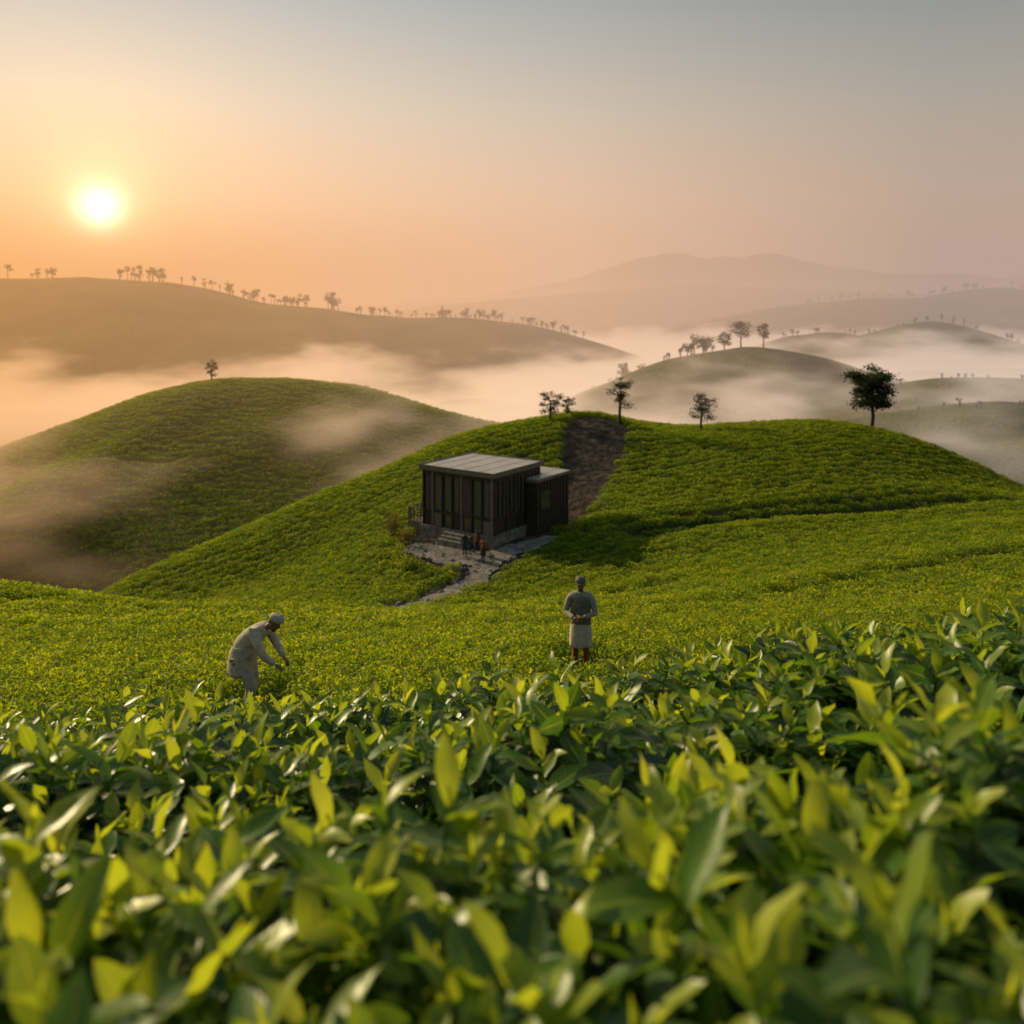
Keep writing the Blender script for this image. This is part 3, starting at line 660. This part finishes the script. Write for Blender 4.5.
# ---------------------------------------------------------------- sky, sun, mist
SUN_AZ=math.radians(-25.8);SUN_EL=math.radians(6.1)
sd=Vector((math.sin(SUN_AZ)*math.cos(SUN_EL),math.cos(SUN_AZ)*math.cos(SUN_EL),math.sin(SUN_EL)))
LA=math.radians(-53);LE=math.radians(23.5)
w=bpy.data.worlds.new('World');S.world=w;w.use_nodes=True;ns=w.node_tree.nodes;ls=w.node_tree.links;ns.clear()
out=ns.new('ShaderNodeOutputWorld');bg=ns.new('ShaderNodeBackground')
tc=ns.new('ShaderNodeTexCoord');nv=ns.new('ShaderNodeVectorMath');nv.operation='NORMALIZE';ls.new(tc.outputs['Generated'],nv.inputs[0])
sp_=ns.new('ShaderNodeSeparateXYZ');ls.new(nv.outputs[0],sp_.inputs[0])
gr=ramp(ns,[(0,(.74,.45,.30)),(.05,(.86,.56,.37)),(.12,(.86,.66,.47)),(.22,(.60,.62,.52)),(.36,(.27,.41,.46)),(1,(.26,.36,.43))])
ls.new(sp_.outputs[2],gr.inputs[0])
dt=ns.new('ShaderNodeVectorMath');dt.operation='DOT_PRODUCT';ls.new(nv.outputs[0],dt.inputs[0]);dt.inputs[1].default_value=sd
dpos=mth(ns,ls,'MAXIMUM',dt.outputs['Value'],0.0)
def glow(p,col,prev):
    g=mth(ns,ls,'POWER',dpos,float(p));vm=ns.new('ShaderNodeVectorMath');vm.operation='SCALE';vm.inputs[0].default_value=col;ls.new(g,vm.inputs['Scale'])
    ad=ns.new('ShaderNodeVectorMath');ad.operation='ADD';ls.new(prev,ad.inputs[0]);ls.new(vm.outputs[0],ad.inputs[1]);return ad.outputs[0]
sc=mth(ns,ls,'ADD',mth(ns,ls,'MULTIPLY',mth(ns,ls,'POWER',dpos,5.),.70),.50)
vm=ns.new('ShaderNodeVectorMath');vm.operation='SCALE';ls.new(gr.outputs[0],vm.inputs[0]);ls.new(sc,vm.inputs['Scale'])
c_=vm.outputs[0]
c_=glow(30,(.20,.08,.0),c_);c_=glow(150,(.45,.26,.05),c_);c_=glow(900,(1.2,.8,.35),c_);c_=glow(5000,(5,4.5,3.4),c_)
sky=ns.new('ShaderNodeTexSky');sky.sky_type='NISHITA';sky.sun_disc=False;sky.sun_elevation=LE;sky.sun_rotation=LA
vs=ns.new('ShaderNodeVectorMath');vs.operation='SCALE';ls.new(sky.outputs[0],vs.inputs[0]);vs.inputs['Scale'].default_value=.012
ad=ns.new('ShaderNodeVectorMath');ad.operation='ADD';ls.new(c_,ad.inputs[0]);ls.new(vs.outputs[0],ad.inputs[1])
ls.new(ad.outputs[0],bg.inputs[0]);bg.inputs[1].default_value=1.0;ls.new(bg.outputs[0],out.inputs[0])

sl=bpy.data.lights.new('sun','SUN');sl.energy=5;sl.angle=math.radians(.6);sl.color=(1,.80,.45)
so=bpy.data.objects.new('sun',sl);link(so)
ld=Vector((math.sin(LA)*math.cos(LE),math.cos(LA)*math.cos(LE),math.sin(LE)))
so.rotation_euler=ld.to_track_quat('Z','Y').to_euler()

def vol_box(name,x0,x1,y0,y1,z0,z1,mat):
    v=[(a,b,z) for z in (z0,z1) for a,b in ((x0,y0),(x1,y0),(x1,y1),(x0,y1))]
    f=[(0,3,2,1),(4,5,6,7),(0,1,5,4),(1,2,6,5),(2,3,7,6),(3,0,4,7)]
    return mesh_obj(name,v,f,mat)
def mat_haze(name,sigma,cols,mist=False,step=1.):
    m,ns,ls=newmat(name);out=ns.new('ShaderNodeOutputMaterial')
    ab=ns.new('ShaderNodeVolumeAbsorption');ab.inputs[0].default_value=(0,0,0,1);em=ns.new('ShaderNodeEmission');ad=ns.new('ShaderNodeAddShader')
    geo=ns.new('ShaderNodeNewGeometry');sp=ns.new('ShaderNodeSeparateXYZ');ls.new(geo.outputs['Position'],sp.inputs[0])
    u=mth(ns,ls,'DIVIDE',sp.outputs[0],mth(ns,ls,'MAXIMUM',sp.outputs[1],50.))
    r=ramp(ns,cols);ls.new(mth(ns,ls,'MULTIPLY_ADD',u,.7,.5),r.inputs[0]);ls.new(r.outputs[0],em.inputs[0])  # sun glow painted into the volume emission, ramped left to right, replacing scattering
    if mist:
        mp=ns.new('ShaderNodeMapping');mp.inputs['Scale'].default_value=(.024,.024,.07);ls.new(geo.outputs['Position'],mp.inputs[0])
        no=ns.new('ShaderNodeTexNoise');no.inputs['Scale'].default_value=1;no.inputs['Detail'].default_value=3.;no.inputs['Roughness'].default_value=.62;ls.new(mp.outputs[0],no.inputs['Vector'])
        top=mth(ns,ls,'MULTIPLY_ADD',no.outputs[0],50.,-42.)
        top=mth(ns,ls,'ADD',top,mth(ns,ls,'MULTIPLY',mth(ns,ls,'MINIMUM',mth(ns,ls,'MAXIMUM',sp.outputs[0],0.),90.),.045))
        top=mth(ns,ls,'SUBTRACT',top,mth(ns,ls,'MULTIPLY',mth(ns,ls,'MINIMUM',mth(ns,ls,'MAXIMUM',mth(ns,ls,'SUBTRACT',155.,sp.outputs[1]),0.),40.),.10))
        d=mth(ns,ls,'DIVIDE',mth(ns,ls,'SUBTRACT',top,sp.outputs[2]),9.)
        cl=ns.new('ShaderNodeClamp');ls.new(d,cl.inputs[0]);dd=mth(ns,ls,'MULTIPLY',mth(ns,ls,'POWER',cl.outputs[0],1.5),sigma)
        zz=ns.new('ShaderNodeMapRange');zz.inputs['From Min'].default_value=-33;zz.inputs['From Max'].default_value=-15;zz.inputs['To Min'].default_value=.45;zz.inputs['To Max'].default_value=1  # valley shade painted into the mist: emission dims low down, nearby only
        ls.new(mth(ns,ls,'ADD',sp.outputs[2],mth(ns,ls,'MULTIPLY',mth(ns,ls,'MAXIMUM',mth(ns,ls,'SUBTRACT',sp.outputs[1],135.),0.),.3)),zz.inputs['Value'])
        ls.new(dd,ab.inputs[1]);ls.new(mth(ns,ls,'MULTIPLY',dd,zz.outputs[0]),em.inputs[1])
    else:
        ab.inputs[1].default_value=sigma;em.inputs[1].default_value=sigma
    ls.new(ab.outputs[0],ad.inputs[0]);ls.new(em.outputs[0],ad.inputs[1]);ls.new(ad.outputs[0],out.inputs['Volume'])
    try: m.cycles.volume_step_rate=step
    except Exception as ex: print('step',ex)
    return m
LC=[(0.08,(.95,.46,.17)),(.3,(.90,.48,.23)),(.55,(.78,.48,.31)),(.85,(.50,.36,.29))]  # haze emission colours with the sunward glow baked in, orange on the left
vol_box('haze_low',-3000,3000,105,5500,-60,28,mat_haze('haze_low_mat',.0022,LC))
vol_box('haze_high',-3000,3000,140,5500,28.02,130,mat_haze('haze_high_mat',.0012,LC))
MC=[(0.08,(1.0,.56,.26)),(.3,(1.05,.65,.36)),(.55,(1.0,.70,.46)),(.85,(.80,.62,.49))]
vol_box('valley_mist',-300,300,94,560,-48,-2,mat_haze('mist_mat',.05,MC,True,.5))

# ---------------------------------------------------------------- camera
cam=bpy.data.cameras.new('camera');co=bpy.data.objects.new('camera',cam);link(co)
cam.lens=30;cam.sensor_width=36;co.rotation_euler=(math.radians(90),0,0);co.location=(0,0,0)
cam.shift_y=-202/1024;cam.clip_start=.05;cam.clip_end=9000
cam.dof.use_dof=True;cam.dof.focus_distance=9;cam.dof.aperture_fstop=1.5
S.camera=co
